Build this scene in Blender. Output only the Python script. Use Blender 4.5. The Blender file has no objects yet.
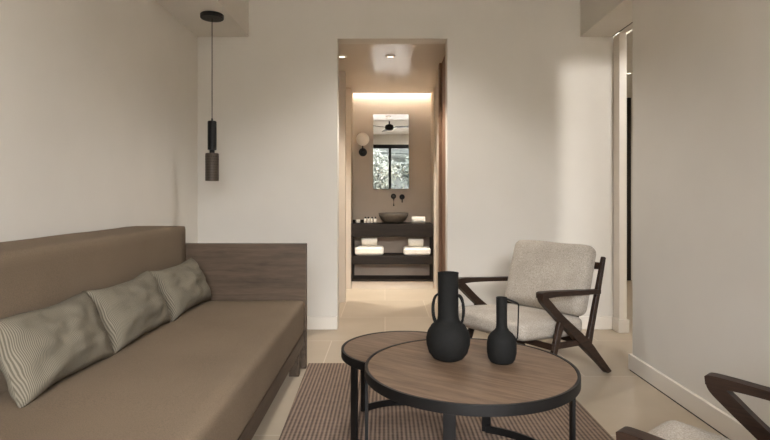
import bpy, bmesh, math, random
from mathutils import Vector, Matrix, noise
random.seed(7)
C = bpy.context.scene.collection
PI = math.pi

# ------------------------------------------------------------------ colours and materials
def lin(r, g, b):
    f = lambda c: (c/255/12.92) if c/255 <= .04045 else ((c/255+.055)/1.055)**2.4
    return (f(r), f(g), f(b), 1)

def new_mat(name):
    m = bpy.data.materials.new(name); m.use_nodes = True
    nt = m.node_tree; b = nt.nodes['Principled BSDF']
    return m, nt, b
def node(nt, t, **kw):
    n = nt.nodes.new(t)
    for k, v in kw.items():
        if k.startswith('i_'): n.inputs[k[2:].replace('_', ' ')].default_value = v
        else: setattr(n, k, v)
    return n
def coords(nt, scale=(1,1,1), rot=(0,0,0), kind='Object'):
    tc = node(nt, 'ShaderNodeTexCoord'); mp = node(nt, 'ShaderNodeMapping')
    mp.inputs['Scale'].default_value = scale; mp.inputs['Rotation'].default_value = rot
    nt.links.new(tc.outputs[kind], mp.inputs[0]); return mp.outputs[0]
def ramp(nt, fac, stops):
    r = node(nt, 'ShaderNodeValToRGB')
    e = r.color_ramp.elements
    e[0].position, e[0].color = stops[0]; e[1].position, e[1].color = stops[-1]
    for p, c in stops[1:-1]:
        x = e.new(p); x.color = c
    nt.links.new(fac, r.inputs[0]); return r.outputs[0]
def bump(nt, b, h, s, d):
    n = node(nt, 'ShaderNodeBump'); n.inputs['Strength'].default_value = s; n.inputs['Distance'].default_value = d
    nt.links.new(h, n.inputs['Height']); nt.links.new(n.outputs[0], b.inputs['Normal'])
    return n

def plain(name, c, rough=.6, metal=0, nscale=20, var=.06, bmp=0.0, spec=.5):
    m, nt, b = new_mat(name)
    v = coords(nt)
    n = node(nt, 'ShaderNodeTexNoise'); n.inputs['Scale'].default_value = nscale; n.inputs['Detail'].default_value = 4
    nt.links.new(v, n.inputs['Vector'])
    d = tuple(x*(1-var) for x in c[:3])+(1,); u = tuple(min(1, x*(1+var)) for x in c[:3])+(1,)
    nt.links.new(ramp(nt, n.outputs[0], [(.3, d), (.7, u)]), b.inputs['Base Color'])
    b.inputs['Roughness'].default_value = rough; b.inputs['Metallic'].default_value = metal
    b.inputs['Specular IOR Level'].default_value = spec
    if bmp: bump(nt, b, n.outputs[0], bmp, .002)
    return m

def wood(name, dark, light, axis='x', s=1.0, rough=.45, rot=0):
    m, nt, b = new_mat(name)
    sc = {'x': (1.2, 14, 14), 'y': (14, 1.2, 14), 'z': (14, 14, 1.2)}[axis]
    v = coords(nt, tuple(k*s for k in sc), (0, 0, rot))
    n = node(nt, 'ShaderNodeTexNoise'); n.inputs['Scale'].default_value = 2.2; n.inputs['Detail'].default_value = 8
    n.inputs['Roughness'].default_value = .62; n.inputs['Distortion'].default_value = .8
    nt.links.new(v, n.inputs['Vector'])
    n2 = node(nt, 'ShaderNodeTexNoise'); n2.inputs['Scale'].default_value = 14; n2.inputs['Detail'].default_value = 3
    nt.links.new(v, n2.inputs['Vector'])
    mx = node(nt, 'ShaderNodeMath', operation='MULTIPLY_ADD'); mx.inputs[1].default_value = .35
    nt.links.new(n2.outputs[0], mx.inputs[0]); nt.links.new(n.outputs[0], mx.inputs[2])
    mid = tuple((a+c)/2 for a, c in zip(dark, light))
    nt.links.new(ramp(nt, mx.outputs[0], [(.45, dark), (.65, mid), (.85, light)]), b.inputs['Base Color'])
    b.inputs['Roughness'].default_value = rough; b.inputs['Specular IOR Level'].default_value = .28
    bump(nt, b, mx.outputs[0], .12, .001)
    return m

def fabric(name, c1, c2, scale=260, cloud=5, bstr=.4, rough=.95, sheen=.2):
    m, nt, b = new_mat(name)
    v = coords(nt)
    n = node(nt, 'ShaderNodeTexNoise'); n.inputs['Scale'].default_value = scale; n.inputs['Detail'].default_value = 2
    n2 = node(nt, 'ShaderNodeTexNoise'); n2.inputs['Scale'].default_value = cloud; n2.inputs['Detail'].default_value = 3
    nt.links.new(v, n.inputs['Vector']); nt.links.new(v, n2.inputs['Vector'])
    mx = node(nt, 'ShaderNodeMath', operation='MULTIPLY_ADD'); mx.inputs[1].default_value = .35
    nt.links.new(n2.outputs[0], mx.inputs[0]); nt.links.new(n.outputs[0], mx.inputs[2])
    nt.links.new(ramp(nt, mx.outputs[0], [(.45, c1), (.9, c2)]), b.inputs['Base Color'])
    b.inputs['Roughness'].default_value = rough; b.inputs['Sheen Weight'].default_value = sheen
    b.inputs['Specular IOR Level'].default_value = .2
    bump(nt, b, n.outputs[0], bstr, .003)
    return m

M = {}
M['wall'] = plain('wall_plaster', lin(206, 200, 190), .85, nscale=3, var=.02, bmp=.05)
M['trim'] = plain('white_trim_paint', lin(214, 206, 194), .5, nscale=6, var=.01)
M['bath'] = plain('bathroom_plaster', lin(194, 181, 165), .7, nscale=4, var=.04, bmp=.05)
M['hallceil'] = plain('hall_ceiling_paint', lin(186, 173, 157), .3, nscale=4, var=.02)
M['black'] = plain('black_metal', lin(15, 13, 12), .5, 0, 40, .1, 0, .3)
M['matte'] = plain('matte_black_ceramic', lin(20, 19, 17), .8, 0, 90, .15, .25, .2)
M['bronze'] = plain('perforated_bronze', lin(70, 59, 48), .5, .3, 60, .1)
M['tabletop'] = wood('table_walnut', lin(80, 62, 47), lin(122, 100, 80), 'x', 1.3, .5)
M['walnut'] = wood('chair_walnut', lin(28, 18, 13), lin(54, 38, 28), 'y', 1.6, .45)
M['walnutx'] = wood('chair_walnut_rail', lin(28, 18, 13), lin(54, 38, 28), 'x', 1.6, .45)
M['panel'] = wood('sofa_oak', lin(68, 55, 43), lin(94, 78, 63), 'x', .9, .5)
M['rail'] = wood('sofa_oak_rail', lin(56, 45, 35), lin(86, 72, 58), 'y', .9, .5)
M['door'] = wood('door_wood', lin(96, 70, 54), lin(128, 100, 80), 'z', .8, .5)
M['vanity'] = wood('vanity_wood', lin(24, 18, 13), lin(40, 31, 23), 'x', 1, .6)
M['sofa'] = fabric('sofa_fabric', lin(100, 86, 70), lin(119, 103, 85), 300, 3, .15, .9, 0)
M['boucle'] = fabric('boucle_wool', lin(138, 129, 117), lin(180, 170, 157), 190, 8, .7, .95, .05)
M['towel'] = fabric('white_towelling', lin(222, 214, 200), lin(240, 234, 222), 160, 8, .8)
M['stone'] = plain('grey_stone', lin(92, 84, 74), .55, 0, 30, .12, .1)
M['niche'] = plain('niche_grey', lin(184, 164, 144), .6, 0, 5, .05)
M['opal'] = plain('opal_globe', lin(246, 240, 228), .3, 0, 8, .06)
M['bottle'] = plain('white_bottle', lin(226, 218, 204), .35, 0, 8, .02)
M['fan'] = plain('fan_dark_wood', lin(30, 26, 23), .5, 0, 8, .1)

# tiles
m, nt, b = new_mat('floor_tile')
v = coords(nt); br = node(nt, 'ShaderNodeTexBrick')
br.offset = .5; br.inputs['Scale'].default_value = 1
br.inputs['Mortar Size'].default_value = .004; br.inputs['Brick Width'].default_value = .8; br.inputs['Row Height'].default_value = .8
br.inputs['Mortar Smooth'].default_value = .3
br.inputs['Color1'].default_value = lin(172, 157, 136); br.inputs['Color2'].default_value = lin(161, 146, 126)
br.inputs['Mortar'].default_value = lin(188, 174, 155)
nt.links.new(v, br.inputs['Vector'])
n = node(nt, 'ShaderNodeTexNoise'); n.inputs['Scale'].default_value = 3; n.inputs['Detail'].default_value = 6
nt.links.new(v, n.inputs['Vector'])
mx = node(nt, 'ShaderNodeMix', data_type='RGBA', blend_type='MULTIPLY'); mx.inputs[0].default_value = .6
nt.links.new(br.outputs[0], mx.inputs[6])
nt.links.new(ramp(nt, n.outputs[0], [(.3, (.84, .83, .81, 1)), (.7, (1, 1, 1, 1))]), mx.inputs[7])
nt.links.new(mx.outputs[2], b.inputs['Base Color']); b.inputs['Roughness'].default_value = .42
M['tile'] = m

# ribbed rug: ribs run along y
m, nt, b = new_mat('ribbed_rug_weave')
v = coords(nt); sx = node(nt, 'ShaderNodeSeparateXYZ'); nt.links.new(v, sx.inputs[0])
def sine(src, freq):
    a = node(nt, 'ShaderNodeMath', operation='MULTIPLY'); a.inputs[1].default_value = freq*2*PI; nt.links.new(src, a.inputs[0])
    s_ = node(nt, 'ShaderNodeMath', operation='SINE'); nt.links.new(a.outputs[0], s_.inputs[0]); return s_.outputs[0]
rx = sine(sx.outputs[0], 50); ry = sine(sx.outputs[1], 62)
pr = node(nt, 'ShaderNodeMath', operation='MULTIPLY_ADD'); pr.inputs[1].default_value = .35
nt.links.new(ry, pr.inputs[0]); nt.links.new(rx, pr.inputs[2])
nz = node(nt, 'ShaderNodeTexNoise'); nz.inputs['Scale'].default_value = 40; nt.links.new(v, nz.inputs['Vector'])
ad = node(nt, 'ShaderNodeMath', operation='MULTIPLY_ADD'); ad.inputs[1].default_value = 1.2
nt.links.new(nz.outputs[0], ad.inputs[0]); nt.links.new(pr.outputs[0], ad.inputs[2])
mr = node(nt, 'ShaderNodeMapRange'); mr.inputs[1].default_value = -1; mr.inputs[2].default_value = 2.0
nt.links.new(ad.outputs[0], mr.inputs[0])
nt.links.new(ramp(nt, mr.outputs[0], [(.1, lin(62, 48, 38)), (.45, lin(108, 88, 73)), (.9, lin(138, 117, 99))]), b.inputs['Base Color'])
b.inputs['Roughness'].default_value = .9; bump(nt, b, mr.outputs[0], .7, .006)
M['rug'] = m

# pinstriped pillow
m, nt, b = new_mat('striped_pillow_linen')
v = coords(nt); sx = node(nt, 'ShaderNodeSeparateXYZ'); nt.links.new(v, sx.inputs[0])
nz = node(nt, 'ShaderNodeTexNoise'); nz.inputs['Scale'].default_value = 9; nt.links.new(v, nz.inputs['Vector'])
wv = node(nt, 'ShaderNodeMath', operation='MULTIPLY_ADD'); wv.inputs[1].default_value = .010
nt.links.new(nz.outputs[0], wv.inputs[0]); nt.links.new(sx.outputs[0], wv.inputs[2])
ss = sine(wv.outputs[0], 190)
mr = node(nt, 'ShaderNodeMapRange'); mr.inputs[1].default_value = -1; nt.links.new(ss, mr.inputs[0])
nt.links.new(ramp(nt, mr.outputs[0], [(.2, lin(88, 81, 68)), (.8, lin(122, 114, 99))]), b.inputs['Base Color'])
b.inputs['Roughness'].default_value = .95; b.inputs['Specular IOR Level'].default_value = .2
bump(nt, b, nz.outputs[0], .6, .02)
M['pillow'] = m

m, nt, b = new_mat('mirror_silver'); b.inputs['Metallic'].default_value = 1; b.inputs['Roughness'].default_value = .01
b.inputs['Base Color'].default_value = (.86, .86, .84, 1); M['mirror'] = m
m, nt, b = new_mat('window_glass')
tr = node(nt, 'ShaderNodeBsdfTransparent'); gl = node(nt, 'ShaderNodeBsdfGlossy'); gl.inputs['Roughness'].default_value = .02
fr = node(nt, 'ShaderNodeFresnel'); ms = node(nt, 'ShaderNodeMixShader')
nt.links.new(fr.outputs[0], ms.inputs[0]); nt.links.new(tr.outputs[0], ms.inputs[1]); nt.links.new(gl.outputs[0], ms.inputs[2])
nt.links.new(ms.outputs[0], nt.nodes['Material Output'].inputs[0]); M['glass'] = m
def emit(name, c, s):
    m, nt, b = new_mat(name); b.inputs['Base Color'].default_value = (.8, .8, .8, 1)
    b.inputs['Emission Color'].default_value = c; b.inputs['Emission Strength'].default_value = s; return m
M['led'] = emit('warm_led', (1, .93, .83, 1), 58)
M['fill_led'] = emit('soft_fill_led', (1, .94, .85, 1), 5)  # glow for the strips added to brighten the vanity niche
M['lens'] = emit('downlight_lens', (1, .88, .72, 1), 1.6)
M['bark'] = plain('tree_bark', lin(170, 160, 145), .9, 0, 15, .3, .5)
M['leaf'] = plain('tree_leaves', lin(36, 41, 31), .8, 0, 3, .6)
M['leaf2'] = plain('pale_tree_leaves', lin(54, 56, 47), .8, 0, 3, .6)
M['hedge'] = plain('hedge_leaves', lin(26, 29, 23), .8, 0, 6, .5)
M['ground'] = plain('terrace_paving', lin(190, 182, 170), .8, 0, 3, .1)
M['house'] = plain('white_render', lin(225, 220, 212), .8, 0, 3, .03)

# ------------------------------------------------------------------ geometry helpers
def obj(name, bm, mat, parent=None, smooth=False, bevel=0, seg=2, sub=0, world=False):
    me = bpy.data.meshes.new(name)
    bmesh.ops.recalc_face_normals(bm, faces=bm.faces[:])
    bm.to_mesh(me); bm.free()
    if smooth: me.shade_smooth()
    o = bpy.data.objects.new(name, me); C.objects.link(o)
    me.materials.append(mat)
    if parent:
        o.parent = parent
        if world: me.transform(Matrix.Translation(-parent.location))
    if bevel:
        md = o.modifiers.new('bevel', 'BEVEL'); md.width = bevel; md.segments = seg; md.limit_method = 'ANGLE'; md.angle_limit = math.radians(40)
        me.shade_smooth(); md.harden_normals = True
    if sub:
        md = o.modifiers.new('sub', 'SUBSURF'); md.levels = sub; md.render_levels = sub
    return o
def box(x0, x1, y0, y1, z0, z1, bm=None):
    bm = bm or bmesh.new()
    vs = [bm.verts.new(p) for p in ((x0,y0,z0),(x1,y0,z0),(x1,y1,z0),(x0,y1,z0),(x0,y0,z1),(x1,y0,z1),(x1,y1,z1),(x0,y1,z1))]
    for f in ((0,3,2,1),(4,5,6,7),(0,1,5,4),(1,2,6,5),(2,3,7,6),(3,0,4,7)): bm.faces.new([vs[i] for i in f])
    return bm
def lathe(prof, n=48, c=(0,0,0), bm=None):
    bm = bm or bmesh.new(); rings = []
    for r, z in prof:
        if r < 1e-6: rings.append([bm.verts.new((c[0], c[1], c[2]+z))])
        else: rings.append([bm.verts.new((c[0]+r*math.cos(2*PI*k/n), c[1]+r*math.sin(2*PI*k/n), c[2]+z)) for k in range(n)])
    for a, b_ in zip(rings, rings[1:]):
        for k in range(n):
            k2 = (k+1) % n
            if len(a) == 1 and len(b_) > 1: bm.faces.new((a[0], b_[k], b_[k2]))
            elif len(b_) == 1 and len(a) > 1: bm.faces.new((a[k], a[k2], b_[0]))
            elif len(a) > 1: bm.faces.new((a[k], a[k2], b_[k2], b_[k]))
    return bm
def prism(poly, x0, x1, bm=None):     # polygon in (y, z), extruded along x
    bm = bm or bmesh.new()
    a = [bm.verts.new((x0, y, z)) for y, z in poly]; c = [bm.verts.new((x1, y, z)) for y, z in poly]
    bm.faces.new(a); bm.faces.new(c[::-1]); n = len(poly)
    for i in range(n): bm.faces.new((a[i], c[i], c[(i+1) % n], a[(i+1) % n]))
    return bm
def taper(pts, x0, x1, zmin=None, n=10, bm=None):   # smooth limb of changing width; pts = (y, z, width)
    dense = []
    for i in range(len(pts)-1):
        p0 = Vector(pts[max(i-1, 0)]); p1 = Vector(pts[i]); p2 = Vector(pts[i+1]); p3 = Vector(pts[min(i+2, len(pts)-1)])
        for k in range(n):
            t = k/n
            dense.append(.5*((2*p1)+(-p0+p2)*t+(2*p0-5*p1+4*p2-p3)*t*t+(-p0+3*p1-3*p2+p3)*t**3))
    dense.append(Vector(pts[-1]))
    L, R = [], []
    for i, p in enumerate(dense):
        d = dense[min(i+1, len(dense)-1)]-dense[max(i-1, 0)]; d = Vector((d.x, d.y)).normalized()
        nn = Vector((-d.y, d.x))*p.z/2
        L.append((p.x+nn.x, p.y+nn.y)); R.append((p.x-nn.x, p.y-nn.y))
    poly = L+R[::-1]
    if zmin is not None: poly = [(y, max(z, zmin)) for y, z in poly]
    out = []
    for p in poly:
        if not out or (abs(p[0]-out[-1][0])+abs(p[1]-out[-1][1])) > 1e-4: out.append(p)
    return prism(out, x0, x1, bm)
def tube(pts, r, n=8, bm=None, closed=False):
    bm = bm or bmesh.new(); pts = [Vector(p) for p in pts]; rings = []
    for i, p in enumerate(pts):
        d = (pts[min(i+1, len(pts)-1)]-pts[max(i-1, 0)]).normalized()
        a = d.cross(Vector((0, 0, 1)))
        if a.length < .2: a = d.cross(Vector((0, 1, 0)))
        a.normalize(); c = d.cross(a)
        rr = r[i] if isinstance(r, (list, tuple)) else r
        rings.append([bm.verts.new(p+rr*(a*math.cos(2*PI*k/n)+c*math.sin(2*PI*k/n))) for k in range(n)])
    for a, b_ in zip(rings, rings[1:]):
        for k in range(n): bm.faces.new((a[k], a[(k+1) % n], b_[(k+1) % n], b_[k]))
    bm.faces.new(rings[0]); bm.faces.new(rings[-1][::-1])
    return bm
def arcbar(cx, cy, r, th, z0, z1, a0, a1, n=48, bm=None):   # flat bar bent to a circle
    bm = bm or bmesh.new(); full = abs(a1-a0) >= 359.9; sec = []
    m_ = n if full else n+1
    for k in range(m_):
        a = math.radians(a0+(a1-a0)*k/n); c, s = math.cos(a), math.sin(a)
        sec.append([bm.verts.new((cx+q*c, cy+q*s, z)) for q, z in ((r, z0), (r, z1), (r-th, z1), (r-th, z0))])
    for k in range(n if full else n):
        A, B = sec[k], sec[(k+1) % m_]
        for j in range(4): bm.faces.new((A[j], B[j], B[(j+1) % 4], A[(j+1) % 4]))
    if not full: bm.faces.new(sec[0]); bm.faces.new(sec[-1][::-1])
    return bm
def cushion(w, d, h, r, puff=(0, 0, 0), n=14, wob=.004, seed=0, rx=None):
    bm = bmesh.new(); bmesh.ops.create_cube(bm, size=2)
    bmesh.ops.subdivide_edges(bm, edges=bm.edges[:], cuts=n, use_grid_fill=True)
    hx, hy, hz = w/2, d/2, h/2
    for v in bm.verts:
        u, t, s = v.co
        # denser near the edges
        e = lambda q: math.copysign(abs(q)**.75, q)
        p = Vector((e(u)*hx, e(t)*hy, e(s)*hz))
        q = Vector((max(-hx+r, min(hx-r, p.x)), max(-hy+r, min(hy-r, p.y)), max(-hz+r, min(hz-r, p.z))))
        dlt = p-q
        if dlt.length > 1e-9: p = q+dlt.normalized()*r
        p.z += puff[2]*(1-u*u)*(1-t*t)*(1 if s > 0 else -1)*abs(s)
        p.x += puff[0]*(1-t*t)*(1-s*s)*(1 if u > 0 else -1)*abs(u)
        p.y += puff[1]*(1-u*u)*(1-s*s)*(1 if t > 0 else -1)*abs(t)
        k = noise.noise(p*5+Vector((seed, seed*2, 0)))*wob
        v.co = p+Vector((k*.4, k*.4, k))
    return bm
def tag(o, label=None, cat=None, group=None, kind=None):
    if label: o['label'] = label
    if cat: o['category'] = cat
    if group: o['group'] = group
    if kind: o['kind'] = kind
    return o
def thing(name, loc, label, cat, group=None, rz=0):
    o = bpy.data.objects.new(name, None); C.objects.link(o); o.location = loc; o.rotation_euler.z = rz
    o.empty_display_size = .1
    bpy.context.view_layer.update()
    return tag(o, label, cat, group)
def struct(name, bm, mat, parent=None, bevel=0, label=None):
    o = obj(name, bm, mat, parent, bevel=bevel)
    if not parent: o['kind'] = 'structure'
    if label: o['label'] = label
    return o
def copy_tree(o, parent=None):
    c = o.copy(); C.objects.link(c); c.parent = parent
    if parent: c.matrix_parent_inverse = o.matrix_parent_inverse.copy()
    for ch in list(o.children): copy_tree(ch, c)
    return c

# ------------------------------------------------------------------ the setting
CAMZ = 1.066
XL, XR, YB, YW, ZC, ZL, ZH = -1.536, 1.54, 4.36, -1.8, 2.9, 2.395, 2.38
struct('floor', box(XL-.15, 4.8, YW-.2, 7.2, -.1, 0), M['tile'])
struct('ceiling', box(XL-.15, 1.86, YW-.15, YB+.15, ZC, ZC+.1), M['wall'])
struct('wall_left', box(XL-.15, XL, YW-.15, YB+.15, 0, ZC), M['wall'])
struct('trim_1', box(XL, -1.117, YW, YB, ZL, ZC), M['wall'], label='lowered plaster soffit along the left wall')
b = box(XL, -.39, YB, YB+.15, 0, ZC); box(-.39, .512, YB, YB+.15, ZH, ZC, b); box(.512, 1.93, YB, YB+.15, 0, ZC, b)
struct('wall_back', b, M['wall'])
struct('wall_right', box(XR, 1.80, YW-.15, 3.31, 0, ZC), M['wall'])
struct('trim_2', box(1.60, 1.856, 3.31, YB, ZL, ZC), M['wall'], label='plaster lintel over the passage at right')
b = box(1.872, 1.93, 4.25, YB, 0, ZL); box(1.872, 1.93, 3.31, 4.25, ZL-.002, ZL+.4, b)
struct('trim_3', b, M['trim'], bevel=.002, label='white door lining at right')
struct('trim_4', box(1.856, 1.872, 3.31, YB-.001, ZL+.004, ZL+.05), M['black'], label='dark shadow gap over the passage')
struct('baseboard_back', box(XL, -.39, YB-.018, YB, 0, .105), M['trim'], bevel=.003)
struct('baseboard_passage', box(.512, 1.855, YB-.018, YB, 0, .105), M['trim'], bevel=.003)
struct('baseboard_jamb', box(1.858, 1.945, 4.232, YB-.001, 0, .105), M['trim'], bevel=.003)
struct('trim_5', box(XR-.0175, XR, YW, 3.31, 0, .0055), M['black'], label='black strip standing in for the shadow gap under the right baseboard')  # black colour stands in for shade in the gap at the floor
b = box(XR-.018, XR, YW, 3.31, .006, .1); box(XR-.018, 1.80, 3.31, 3.328, .006, .1, b)
struct('baseboard_right', b, M['trim'], bevel=.002)
struct('baseboard_left', box(XL, XL+.018, YW, YB-.018, 0, .105), M['trim'], bevel=.003)
# window wall behind the camera
WX0, WX1, WZ = -.75, 1.45, 2.62
b = box(XL, WX0, YW-.15, YW, 0, ZC); box(WX1, XR, YW-.15, YW, 0, ZC, b); box(WX0, WX1, YW-.15, YW, WZ, ZC, b)
struct('wall_front', b, M['wall'])
f = .06
b = box(WX0, WX1, YW-.12, YW-.04, WZ-.11, WZ); box(WX0, WX1, YW-.12, YW-.04, 0, f, b)
box(WX0, WX0+f, YW-.12, YW-.04, f, WZ-.11, b); box(WX1-f, WX1, YW-.12, YW-.04, f, WZ-.11, b); box(.105, .175, YW-.12, YW-.04, f, WZ-.11, b)
w1 = struct('window_1', b, M['black'])
for x0, x1 in ((WX0+f, .105), (.175, WX1-f)):
    obj('window_pane', box(x0, x1, YW-.085, YW-.079, f, WZ-.11), M['glass'], w1)
# hall and bathroom
struct('wall_hall_left', box(-1.0, -.412, 5.48, 5.60, 0, ZH), M['bath'])
struct('wall_hall_end', box(-1.1, -1.0, YB+.15, 6.87, 0, ZH), M['bath'])
struct('wall_bathroom_left', box(-1.0, -.403, 6.30, 6.72, 0, ZH), M['bath'])
struct('wall_bathroom_right', box(.578, 1.0, 6.30, 6.72, 0, ZH), M['bath'])
struct('wall_hall_right', box(.53, .66, 5.20, 5.48, 0, ZH), M['bath'])
struct('wall_closet', box(1.0, 1.1, YB+.15, 6.87, 0, ZH), M['bath'])
struct('wall_bathroom_back', box(-1.0, 1.0, 6.72, 6.87, 0, ZH+.2), M['bath'])
b = box(-1.1, 1.1, YB+.15, 6.62, ZH, ZH+.1); box(-1.1, 1.1, 6.60, 6.62, ZH+.1, ZH+.2, b); box(-1.1, 1.1, 6.60, 6.87, ZH+.2, ZH+.25, b)
struct('ceiling_hall', b, M['hallceil'])
d1 = struct('door_1', box(.545, .585, 4.56, 5.20, .01, ZH-.004), M['door'], bevel=.003, label='brown wooden door panelling at the right of the hall opening')
obj('door_frame', box(.522, .545, 4.515, 4.60, .0, ZH-.004), M['door'], d1, bevel=.003)
obj('door_frame', box(.522, .545, 5.12, 5.20, .0, ZH-.004), M['door'], d1, bevel=.003)
# side room beyond the passage
struct('wall_side_left', box(1.93, 2.05, YB+.15, 7.1, 0, ZL), M['wall'])
struct('wall_side_back', box(2.05, 4.7, 7.0, 7.1, 0, ZL), M['wall'])
struct('wall_side_right', box(4.6, 4.7, 1.9, 7.0, 0, ZL), M['wall'])
struct('wall_side_front', box(1.80, 4.7, 1.8, 1.9, 0, ZL), M['wall'])
struct('ceiling_side', box(1.95, 4.7, 1.8, 7.1, ZL, ZL+.1), M['wall'])
struct('ceiling_passage', box(1.80, 1.95, 1.8, 3.31, ZL, ZL+.1), M['wall'])
struct('door_2', box(3.155, 3.205, 6.93, 6.998, .005, ZL-.01), M['vanity'], label='narrow dark door edge in the room beyond')

# ------------------------------------------------------------------ outdoors, seen only in the mirror
struct('ground', box(-14, 14, -22, YW-.2, -.2, -.03), M['ground'])
def tree(loc, h, cr, seed, mat, label):
    random.seed(seed)
    t = thing('garden_tree', loc, label, 'tree', 'garden trees outside the window')
    b = bmesh.new(); tips = []
    tube([(0,0,-.1), (.05,0,h*.3), (-.03,.04,h*.6), (0,0,h)], [.14,.11,.08,.03], 8, b)
    for k in range(12):
        a = random.random()*2*PI; z = h*(.15+.75*random.random()); L = cr*(.6+.5*random.random())
        e = Vector((math.cos(a)*L, math.sin(a)*L, z+L*.5)); mpt = Vector((math.cos(a)*L*.5, math.sin(a)*L*.5, z+L*.12))
        tube([(0,0,z), mpt, e], [.06,.04,.015], 6, b); tips += [e, mpt]
    obj('trunk', b, M['bark'], t, smooth=True)
    b = bmesh.new()
    for k in range(9000):
        c = random.choice(tips)+Vector([random.gauss(0, cr*.24) for _ in range(3)])
        s = .035+.05*random.random(); R = Matrix.Rotation(random.random()*6.3, 3, Vector([random.gauss(0,1) for _ in range(3)]))
        vs = [b.verts.new(c+R @ Vector(p)*s) for p in ((-1,0,0),(0,-.45,.1),(1,0,0),(0,.45,.1))]
        b.faces.new(vs)
    obj('foliage', b, mat, t)
tree((-.5, -7.0, 0), 2.5, .8, 3, M['leaf2'], 'pale leafy garden tree reflected left in the bathroom mirror')
tree((1.5, -7.4, 0), 2.5, .8, 5, M['leaf'], 'green garden tree reflected right in the bathroom mirror')

b = bmesh.new(); random.seed(11)
bmesh.ops.create_icosphere(b, subdivisions=5, radius=1)
for v in b.verts:
    p = v.co.copy(); q = Vector([math.copysign(abs(c)**.45, c) for c in p])
    v.co = Vector((q.x*7, q.y*.8, q.z*1.65))+p*noise.noise(p*9)*.5+p*noise.noise(p*40)*.25
hedge = obj('hedge', b, M['hedge']); hedge.location = (0, -9.8, 1.5)
tag(hedge, 'tall dark evergreen hedge at the back of the garden, reflected in mirror', 'hedge')
struct('wall_garden', box(-12, 12, -12.2, -12, -.03, 2.6), M['house'])

# ------------------------------------------------------------------ sofa
SY0, SY1 = .50, 3.34
sf = thing('sofa', (-1.0, 1.95, 0), 'long taupe daybed sofa with dark oak end panel against left wall', 'sofa')
def W(*a): return box(*a)
c = cushion(.75, SY1-SY0-.02, .215, .035, (0, 0, .012), 18, .004, 1)
c_ = obj('seat_cushion', c, M['sofa'], sf, smooth=True); c_.location = (-.872+1.0, (SY0+SY1)/2-1.95, .337)
c = cushion(.293, SY1-SY0-.004, .67, .022, (0, 0, .006), 18, .004, 4)
c_ = obj('backrest', c, M['sofa'], sf, smooth=True); c_.location = (-1.388+1.0, (SY0+SY1)/2-1.95, .557); c_.rotation_euler.x = .008
for y in (SY1, .42):
    obj('side_panel', W(-1.53, -.496, y, y+.05, .25, .785), M['panel'], sf, bevel=.003, world=True)
    obj('leg', W(-.556, -.496, y, y+.05, 0, .25), M['rail'], sf, bevel=.003, world=True)
    obj('leg', W(-1.50, -1.44, y, y+.05, 0, .25), M['rail'], sf, bevel=.003, world=True)
for y in (3.19,):
    obj('leg', W(-.575, -.515, y, y+.05, 0, .15), M['rail'], sf, bevel=.003, world=True)
obj('frame_rail', W(-.555, -.507, .47, SY1, .15, .232), M['rail'], sf, bevel=.003, world=True)
obj('frame_rail', W(-1.50, -1.46, .47, SY1, .15, .232), M['rail'], sf, bevel=.003, world=True)
obj('slat_base', W(-1.46, -.555, .47, SY1, .20, .228), M['rail'], sf, world=True)

# pillows
def pillow_bm(w, h, t, seed):
    bm = bmesh.new(); N = 26
    def P(i, j, s):
        u = -1+2*i/N; v = -1+2*j/N
        pin = lambda q: 1-.07*(1-q*q)
        x = u*w/2*pin(v)*1.0; z = v*h/2*(1-.13*(1-u*u))
        prof = max(0, (1-u**4))**.5*max(0, (1-v**4))**.5
        prof *= .75+.25*(1-u*u)*(1-v*v)
        k = noise.noise(Vector((u*2.2+seed, v*2.2, s*3)))*.022*prof+noise.noise(Vector((u*6+seed, v*5, s*3)))*.008*prof
        y = s*(t/2*prof)+k
        zz = z+noise.noise(Vector((u*1.5+seed, 5, 0)))*.008
        return (x, y, zz)
    A = [[bm.verts.new(P(i, j, 1)) for j in range(N+1)] for i in range(N+1)]
    B = [[A[i][j] if i in (0, N) or j in (0, N) else bm.verts.new(P(i, j, -1)) for j in range(N+1)] for i in range(N+1)]
    for i in range(N):
        for j in range(N):
            bm.faces.new((A[i][j], A[i+1][j], A[i+1][j+1], A[i][j+1]))
            bm.faces.new((B[i][j], B[i][j+1], B[i+1][j+1], B[i+1][j]))
    return bm
for k, (y, w, lean, tw, lab) in enumerate((
        (1.825, .545, 24, 0, 'striped grey linen pillow nearest the camera, left of the three on the sofa'),
        (2.365, .58, 24, 0, 'striped grey linen pillow in the middle of the three on the sofa'),
        (2.96, .60, 25, 0, 'striped grey linen pillow farthest back on the sofa, beside the oak end panel'))):
    p = obj('throw_pillow', pillow_bm(w, .285, .15, k*7.3+1), M['pillow'], smooth=True)
    p.rotation_euler = (math.radians(-lean), 0, math.radians(90+tw)); p.location = (-1.125, y, .577)
    tag(p, lab, 'pillow', 'pillows on the sofa')

# ------------------------------------------------------------------ rug
b = bmesh.new()
top = [b.verts.new(p) for p in ((-.43, .75, .012), (1.008, .75, .012), (1.008, 3.42, .012), (-.492, 3.42, .012))]
bot = [b.verts.new((v.co.x, v.co.y, .001)) for v in top]
b.faces.new(top); b.faces.new(bot[::-1])
for i in range(4): b.faces.new((bot[i], bot[(i+1) % 4], top[(i+1) % 4], top[i]))
tag(obj('area_rug', b, M['rug'], bevel=.003), 'ribbed brown woven rug under the coffee tables', 'rug')
RZ = .0125

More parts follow.
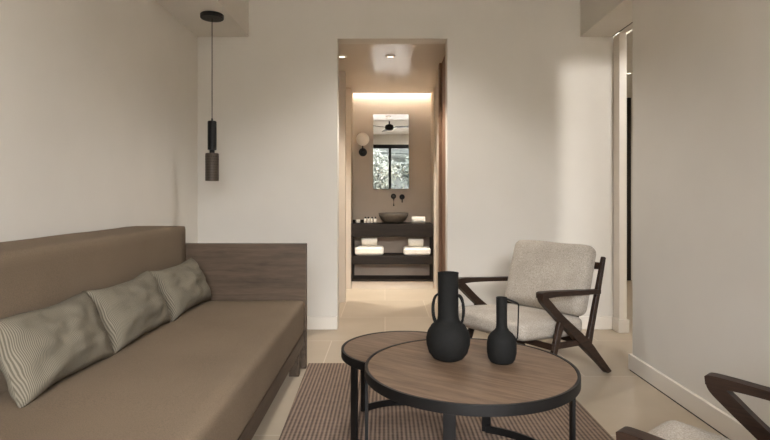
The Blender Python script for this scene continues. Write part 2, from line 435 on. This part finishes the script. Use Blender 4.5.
# ------------------------------------------------------------------ coffee tables
def coffee_table(name, cx, cy, r, ztop, legs, rings, label, lw=.04):
    t = thing(name, (cx, cy, RZ), label, 'coffee table', 'nested round coffee tables')
    z = ztop-RZ
    obj('tabletop', lathe([(0, z-.024), (r-.0125, z-.024), (r-.0125, z-.0025), (r-.0135, z-.0015), (0, z-.0015)], 96), M['tabletop'], t).rotation_euler.z = -.6
    obj('rim', arcbar(0, 0, r, .012, z-.036, z, 0, 360, 96), M['black'], t, bevel=.0015)
    for a in legs:
        h = math.degrees(lw/2/r)
        obj('leg', arcbar(0, 0, r-.001, .012, .0, z-.036, a-h, a+h, 4), M['black'], t, bevel=.001)
    for a0, a1 in rings:
        obj('base_bar', arcbar(0, 0, r-.013, .010, .0, .032, a0, a1, 64), M['black'], t, bevel=.001)
    return t
coffee_table('coffee_table', .324, 2.04, .402, .43, (180, 252, 0, 70), ((-180, 70),), 'larger round wooden coffee table with black rim, holding two black vases')
coffee_table('side_table', .10, 2.44, .300, .388, (218, 134, 46, 305), ((46, 134), (218, 305)), 'smaller round wooden side table tucked behind the larger coffee table')

# ------------------------------------------------------------------ vases
ZT = .4298
v1 = thing('vase', (.251, 2.115, ZT), 'tall matte black vase with round belly, wide neck and looped ear handles', 'vase', 'black vases on the coffee table', math.radians(-20))
obj('body', lathe([(0,0),(.044,0),(.060,.008),(.077,.030),(.086,.062),(.087,.085),(.081,.112),(.066,.136),(.050,.149),(.043,.158),(.041,.175),(.0405,.27),(.0415,.339),(.042,.344),(.0385,.344),(.037,.33),(.036,.18),(0,.17)], 64), M['matte'], v1, smooth=True)
for s in (-1, 1):
    b = bmesh.new()
    for off in (-.011, .011):
        pts = []
        for k in range(15):
            a = -PI/2+PI*k/14
            pts.append((s*(.037+.025*math.cos(a)**.8 if math.cos(a) > 0 else s*.037), off, .196+.060*math.sin(a)))
        pts[0] = (s*.048, off, .138)
        tube([(abs(p[0])*s, p[1], p[2]) for p in pts], .0038, 8, b)
    obj('handle', b, M['matte'], v1, smooth=True)
v2 = thing('vase', (.454, 2.07, ZT), 'smaller matte black bottle vase with thin neck and one squared handle', 'vase', 'black vases on the coffee table', math.radians(-12))
obj('body', lathe([(0,0),(.034,0),(.044,.005),(.052,.018),(.0565,.040),(.057,.075),(.053,.098),(.042,.114),(.029,.125),(.0225,.135),(.021,.15),(.021,.25),(.0215,.254),(.019,.254),(.018,.24),(.018,.14),(0,.13)], 56), M['matte'], v2, smooth=True)
b = bmesh.new()
for off in (-.007, .007):
    tube([(.015, off, .250), (.040, off, .241), (.060, off, .233), (.0635, off, .228), (.0635, off, .21), (.062, off, .15), (.060, off, .10), (.054, off, .092)], .0024, 8, b)
obj('handle', b, M['matte'], v2, smooth=True)

# ------------------------------------------------------------------ armchairs
HW = .322
def make_chair(loc, rz, label):
    t = thing('armchair', loc, label, 'armchair', 'walnut lounge chairs with oatmeal cushions', rz)
    for s in (-1, 1):
        x0, x1 = s*HW-.017, s*HW+.017
        obj('armrest', taper([(-.026,.538,.026),(-.012,.539,.036),(.04,.539,.034),(.12,.536,.029),(.30,.524,.026),(.45,.513,.026),(.525,.507,.024)], s*HW-.023, s*HW+.023), M['walnut'], t, bevel=.007, seg=3)
        obj('leg', taper([(-.014,.544,.026),(.0,.520,.044),(.04,.484,.047),(.15,.393,.046),(.39,.212,.062),(.51,.11,.046),(.640,-.006,.030)], x0, x1, zmin=0), M['walnut'], t, bevel=.006, seg=3)
        obj('leg', taper([(.172,.39,.052),(.12,.26,.042),(.028,.006,.028)], s*HW-.013, s*HW+.013, zmin=.0125), M['walnut'], t, bevel=.006, seg=3)
        obj('back_post', taper([(.425,.205,.050),(.465,.33,.040),(.520,.50,.036),(.587,.712,.024)], s*HW-.013, s*HW+.013), M['walnut'], t, bevel=.006, seg=3)
        obj('seat_rail', taper([(.07,.243,.034),(.40,.225,.034)], s*HW-.011, s*HW+.011), M['walnut'], t, bevel=.004)
    obj('front_rail', taper([(.085,.258,.012),(.085,.222,.012)], -HW+.01, HW-.01), M['walnutx'], t, bevel=.003)
    obj('rear_rail', taper([(.40,.24,.02),(.40,.20,.02)], -HW+.01, HW-.01), M['walnutx'], t, bevel=.003)
    obj('top_rail', taper([(.566,.635,.020),(.578,.675,.020)], -HW+.01, HW-.01), M['walnutx'], t, bevel=.003)
    for k in range(6):
        x = -.22+.44*k/5
        obj('back_slat', taper([(.407,.235,.010),(.50,.43,.010),(.583,.655,.010)], x-.014, x+.014), M['walnut'], t, bevel=.002)
    c = obj('seat_cushion', cushion(.565, .56, .108, .038, (.004, .012, .010), 14, .006, 2), M['boucle'], t, smooth=True)
    c.location = (.014, .150, .324); c.rotation_euler.x = math.radians(-4)
    c = obj('back_cushion', cushion(.585, .115, .43, .045, (.006, .014, .006), 14, .006, 9), M['boucle'], t, smooth=True)
    c.location = (.014, .458, .572); c.rotation_euler.x = math.radians(-17)
    return t
ch = make_chair((.673, 3.173, 0), math.radians(-54.1), 'walnut lounge chair with oatmeal cushions behind the coffee table, facing left')
c2 = copy_tree(ch); c2.location = (.801, 1.450, 0); c2.rotation_euler.z = math.radians(-138.4); c2.scale = (.93, .93, .935)
for k in c2.children:
    if k.name.startswith('seat_cushion'): k.location = (.005, .14, .324)
c2['label'] = 'walnut lounge chair cut off by the bottom right corner, near the camera'

# ------------------------------------------------------------------ pendant lamp
px, py = -1.245, 3.83
pl = thing('pendant_lamp', (px, py, 1.196), 'slim black and bronze cylinder pendant hanging from the soffit at left', 'pendant lamp')
obj('canopy', lathe([(0,0),(.078,0),(.082,.004),(.082,.028),(.078,.031),(0,.031)], 48, (0,0,ZL-1.196-.0315)), M['black'], pl, smooth=False, bevel=.001)
obj('cord', tube([(0,0,.43), (0,0,.8), (0,0,ZL-1.196-.03)], .0028, 8), M['black'], pl, smooth=True)
obj('lamp_body', lathe([(0,.198),(.018,.198),(.018,.222),(.031,.224),(.031,.425),(.028,.431),(.006,.433),(.006,.45),(0,.45)], 40), M['black'], pl, bevel=.001)
b = lathe([(.040,.004),(.046,0),(.047,.004),(.047,.194),(.044,.199),(0,.199),(0,.190),(.040,.190),(.040,.004)], 40)
obj('lamp_shade', b, M['bronze'], pl, bevel=.001)
b = bmesh.new()
for i in range(9):
    for k in range(24):
        a = 2*PI*(k+.5*(i % 2))/24; z = .022+i*.019; h_ = .05
        c_, s_ = math.cos(a), math.sin(a)
        o_ = Vector((.0472*c_, .0472*s_, z)); tx = Vector((-s_, c_, 0))*.0028; tz = Vector((0, 0, .0045))
        n_ = Vector((c_, s_, 0))*.0006
        b.faces.new([b.verts.new(o_+n_+tx*math.cos(q)+tz*math.sin(q)) for q in [j*PI/3 for j in range(6)]])
obj('perforation', b, M['black'], pl)

# ------------------------------------------------------------------ ceiling fan (seen in the mirror)
fn = thing('ceiling_fan', (.09, 2.2, 2.56), 'dark three-bladed ceiling fan seen reflected in the bathroom mirror', 'ceiling fan')
obj('motor', lathe([(0,-.06),(.05,-.06),(.085,-.04),(.09,0),(.08,.05),(.03,.07),(0,.07)], 32), M['fan'], fn, smooth=True)
obj('rod', tube([(0,0,.06),(0,0,.30),(0,0,.338)], [.014,.014,.03], 12), M['fan'], fn, smooth=True)
for k in range(3):
    a = math.radians(20+120*k); b = bmesh.new()
    R = Matrix.Rotation(a, 3, 'Z') @ Matrix.Rotation(math.radians(10), 3, 'X')
    box(.07, .16, -.02, .02, -.006, .004, b); box(.15, .62, -.055, .055, -.005, .005, b)
    for v in b.verts: v.co = R @ v.co
    obj('blade', b, M['fan'], fn, bevel=.003)

# ------------------------------------------------------------------ bathroom
VX0, VX1, VY0, VY1 = -.397, .572, 6.30, 6.715
va = thing('vanity', (.088, 6.5, 0), 'dark wood open vanity unit with shelf under the stone basin', 'vanity')
obj('countertop', W(VX0, VX1, VY0, VY1, .634, .77), M['vanity'], va, bevel=.003, world=True)
obj('shelf', W(VX0+.012, VX1-.012, VY0+.003, VY1, .307, .39), M['vanity'], va, bevel=.003, world=True)
for x in (VX0, VX1-.012): obj('side_panel', W(x, x+.012, VY0, VY1, .09, .634), M['vanity'], va, world=True)
obj('bottom_panel', W(VX0+.012, VX1-.012, VY0, VY1, .09, .106), M['vanity'], va, world=True)
obj('back_panel', W(VX0+.012, VX1-.012, VY1-.02, VY1-.002, .106, .634), M['niche'], va, world=True)
obj('fill_strip', W(VX0+.03, VX1-.03, VY0+.014, VY0+.03, .630, .6338), M['fill_led'], va, world=True)  # strip added as fill for the niche, kept out of sight
obj('fill_strip', W(VX0+.03, VX1-.03, VY0+.020, VY0+.035, .303, .3068), M['fill_led'], va, world=True)  # second added fill strip, below the shelf
obj('front_lip', W(VX0, VX1, VY0, VY0+.005, .618, .634), M['vanity'], va, world=True)
obj('front_lip', W(VX0+.012, VX1-.012, VY0+.003, VY0+.008, .291, .307), M['vanity'], va, world=True)
obj('plinth', W(VX0, VX1, VY0+.01, VY1, 0, .09), M['bath'], va, world=True)
bs = obj('basin', lathe([(0,0),(.09,0),(.115,.012),(.152,.045),(.176,.090),(.184,.126),(.178,.127),(.164,.09),(.13,.04),(0,.03)], 48), M['stone'], smooth=True)
bs.location = (.104, 6.50, .7705); tag(bs, 'round grey stone vessel basin on the vanity', 'basin')
fc = thing('faucet', (.107, 6.72, 1.10), 'dark wall-mounted basin spout above the stone basin', 'faucet')
def wdisc(r, th, c=(0,0,0)):
    b = lathe([(0,0),(r,0),(r,th),(0,th)], 24)
    for v in b.verts: v.co = Matrix.Rotation(PI/2, 3, 'X') @ v.co+Vector(c)
    return b
obj('mount', wdisc(.034, .012), M['black'], fc, bevel=.002)
obj('spout', tube([(0,-.01,0),(0,-.12,0),(0,-.16,-.008),(0,-.18,-.03),(0,-.185,-.12)], .010, 12), M['black'], fc, smooth=True)
fh = thing('mixer_tap', (.215, 6.72, 1.092), 'dark round mixer handle on wall right of the spout', 'tap')
obj('mount', wdisc(.034, .012), M['black'], fh, bevel=.002)
obj('lever', tube([(0,-.01,0),(0,-.05,0),(0,-.055,-.02),(0,-.058,-.07)], .007, 10), M['black'], fh, smooth=True)
mi = thing('wall_mirror', (.076, 6.70, 1.194), 'tall rectangular frameless mirror above the vanity', 'mirror')
obj('cabinet_back', W(-.148, .299, 6.672, 6.719, 1.194, 2.128), M['stone'], mi, world=True)
obj('mirror_glass', W(-.148, .299, 6.666, 6.672, 1.194, 2.128), M['mirror'], mi, world=True)
wl = thing('wall_lamp', (-.278, 6.72, 1.655), 'opal globe wall lamp with black round mount left of the mirror', 'wall lamp')
obj('mount', wdisc(.052, .035), M['black'], wl, bevel=.003)
b = bmesh.new(); bmesh.ops.create_uvsphere(b, u_segments=32, v_segments=20, radius=.082, matrix=Matrix.Translation((0, -.095, .155)))
obj('globe', b, M['opal'], wl, smooth=True)
obj('arm', tube([(0,-.03,0),(0,-.07,.01),(0,-.095,.08)], .008, 10), M['black'], wl, smooth=True)
tr_ = obj('tray', box(-.165, .165, -.07, .07, 0, .008), M['black'], bevel=.003); tr_.location = (-.225, 6.42, .7705)
tag(tr_, 'flat black tray of toiletries left of the basin', 'tray')
ZV = .779
for x, lab in ((-.237, 'white bottle with black cap nearest the jars, first of four on the tray'), (-.199, 'white bottle with black cap, second of four counted from the jars'),
               (-.156, 'white bottle with black cap, third of four counted from the jars'), (-.116, 'white bottle with black cap nearest the basin, fourth of four on the tray')):
    t = thing('toiletry_bottle', (x, 6.41, ZV), lab, 'bottle', 'toiletry bottles on the tray')
    obj('bottle_body', lathe([(0,0),(.014,0),(.016,.003),(.016,.042),(.012,.050),(.006,.053),(0,.053)], 20), M['bottle'], t, smooth=True)
    obj('cap', lathe([(0,.052),(.009,.052),(.009,.070),(.008,.072),(0,.072)], 16), M['black'], t)
for x, mt, lab in ((-.372, 'matte', 'small black jar at the left end of the tray'), (-.323, 'bottle', 'small cream jar between two black jars'), (-.276, 'matte', 'small black jar next to the white bottles')):
    j = obj('toiletry_jar', lathe([(0,0),(.017,0),(.020,.003),(.020,.035),(.018,.038),(0,.038)], 20), M[mt], smooth=True)
    j.location = (x, 6.41, ZV); tag(j, lab, 'jar', 'toiletry jars on the tray')
def folded(name, w, d, h, layers, loc, label, grp):
    bm = bmesh.new(); N = 22; per = []
    t = cushion(w, d, h, h*.30, (0, .0, .004), 10, .004, loc[0]*9)
    for v in t.verts:      # fold lines along the front
        k = math.cos(v.co.z/h*2*PI*layers)*.004; v.co.y += math.copysign(k, v.co.y)
    o = obj(name, t, M['towel'], smooth=True); bm.free()
    o.location = (loc[0], loc[1], loc[2]+h/2+.004); return tag(o, label, 'towel', grp)
def rolled(w, r, loc, label, grp):
    b = bmesh.new(); rings = []; N = 28
    for i, (u, rr) in enumerate(((-.5,.0),(-.5,.55),(-.5,.92),(-.48,1),(-.2,1.02),(.2,1.0),(.48,1),(.5,.92),(.5,.55),(.5,0))):
        rings.append([b.verts.new((u*w, math.cos(2*PI*k/N)*r*rr*(1+.05*math.sin(k/N*6.28)), max(-r*.93, math.sin(2*PI*k/N)*r*rr))) for k in range(N)])
    for A, B in zip(rings, rings[1:]):
        for k in range(N): b.faces.new((A[k], A[(k+1) % N], B[(k+1) % N], B[k]))
    bmesh.ops.remove_doubles(b, verts=b.verts[:], dist=1e-5)
    o = obj('rolled_towel', b, M['towel'], smooth=True); o.location = (loc[0], loc[1], loc[2]+r*.93+.001)
    return tag(o, label, 'towel', grp)
G = 'white towels on the vanity'
ya = 6.44
folded('folded_towel', .345, .22, .100, 2, (-.188, ya, .391), 'thick folded white towel on the shelf, bottom of the left stack', G)
folded('folded_towel', .325, .22, .090, 2, (.385, ya, .391), 'thick folded white towel on the shelf, bottom of the right stack', G)
rolled(.185, .050, (-.188, ya, .500), 'rolled white towel on top of the left stack', G)
rolled(.180, .048, (.372, ya, .490), 'rolled white towel on top of the right stack', G)
rolled(.160, .042, (.405, ya, .771), 'rolled white towel on the countertop right of the basin', G)

# LED strip in the slot over the back wall and the downlights, some added only as unseen fill
tag(obj('cove_led_strip', box(-.95, .95, 6.625, 6.635, ZH+.12, ZH+.145), M['led']), 'warm light strip hidden in the ceiling slot above mirror', 'light strip')
def downlight(x, y, z, label, power, col=(1, .82, .62), size=.05, angle=110, blend=.6):
    t = thing('downlight', (x, y, z-.006), label, 'downlight', 'recessed ceiling downlights')
    obj('trim_ring', lathe([(.030,-.004),(.045,-.004),(.047,0),(.047,.005),(.030,.005),(.030,-.004)], 32), M['trim'], t, smooth=True)
    obj('lens', lathe([(0,0),(.030,0),(.030,.004),(0,.004)], 24), M['lens'], t)
    ld = bpy.data.lights.new('downlight_lamp', 'SPOT'); ld.energy = power; ld.color = col; ld.spot_size = math.radians(angle); ld.spot_blend = blend
    ld.shadow_soft_size = size
    lo = bpy.data.objects.new('downlight_lamp', ld); C.objects.link(lo); lo.parent = t; lo.location = (0, 0, -.03)
    return t
WARM = (1, .92, .82)
downlight(.05, 4.89, ZH, 'small round recessed downlight in the middle of the hall ceiling', 78, WARM)
downlight(-.395, 4.89, ZH, 'small round recessed downlight at left edge of the hall ceiling', 8, WARM)
downlight(-.72, 5.8, ZH, 'added fill lamp for the bathroom floor, unseen left of the vanity niche', 130, (1, .95, .88), angle=72, blend=.8)  # added out of view to brighten the floor before the vanity
downlight(.85, 5.8, ZH, 'added fill lamp for the bathroom floor, unseen right of the vanity niche', 130, (1, .95, .88), angle=72, blend=.8)  # its added counterpart on the right, also out of view
downlight(.15, 3.5, ZC, 'recessed living room downlight above the coffee tables', 74, (1, .975, .945), .17, 118, .6)
downlight(1.0, -.9, ZC, 'added living room fill lamp, unseen behind the camera', 20, (1, .98, .96), .15, 178, .15)  # added for room fill, no known fixture here
downlight(1.0, .1, ZC, 'added living room fill lamp, unseen near the camera on the right', 20, (1, .98, .96), .15, 178, .15)  # another unseen lamp added to fill the living room
downlight(2.56, 5.6, ZL, 'small downlight in the room beyond the passage', 40, WARM, angle=140)
downlight(2.15, 2.3, ZL, 'downlight near the passage in the side room', 90, (1, .99, .98), .06, angle=176, blend=.1)

# ------------------------------------------------------------------ daylight
w = bpy.data.worlds.new('sky'); bpy.context.scene.world = w; w.use_nodes = True
bg = w.node_tree.nodes['Background']; bg.inputs[0].default_value = (.95, .99, 1.06, 1); bg.inputs[1].default_value = 29
sl = bpy.data.lights.new('hazy_sun', 'SUN'); sl.energy = 8; sl.angle = math.radians(60); sl.color = (1, .98, .94)
so = bpy.data.objects.new('hazy_sun', sl); C.objects.link(so)
so.rotation_euler = Vector((.30, -1, .34)).to_track_quat('Z', 'Y').to_euler(); so.location = (3, -10, 5)
pd = bpy.data.lights.new('window_portal', 'AREA'); pd.shape = 'RECTANGLE'; pd.size = WX1-WX0; pd.size_y = WZ
pd.cycles.is_portal = True
po = bpy.data.objects.new('window_portal', pd); C.objects.link(po); po.location = ((WX0+WX1)/2, YW-.14, WZ/2); po.rotation_euler = (PI/2, 0, 0)

# ------------------------------------------------------------------ camera
cd = bpy.data.cameras.new('camera'); cam = bpy.data.objects.new('camera', cd); C.objects.link(cam)
cam.location = (0, 0, CAMZ); cam.rotation_euler = (PI/2, 0, 0)
cd.sensor_width = 36; cd.lens = 532/770*36; cd.shift_y = -21/770; cd.clip_start = .05
sc = bpy.context.scene; sc.camera = cam
sc.view_settings.view_transform = 'Standard'; sc.view_settings.look = 'None'; sc.view_settings.gamma = 1
sc.view_settings.use_curve_mapping = False; sc.view_settings.exposure = 0.54
sc.cycles.max_bounces = 10; sc.cycles.diffuse_bounces = 6; sc.cycles.use_denoising = True
sc.cycles.sample_clamp_indirect = 8
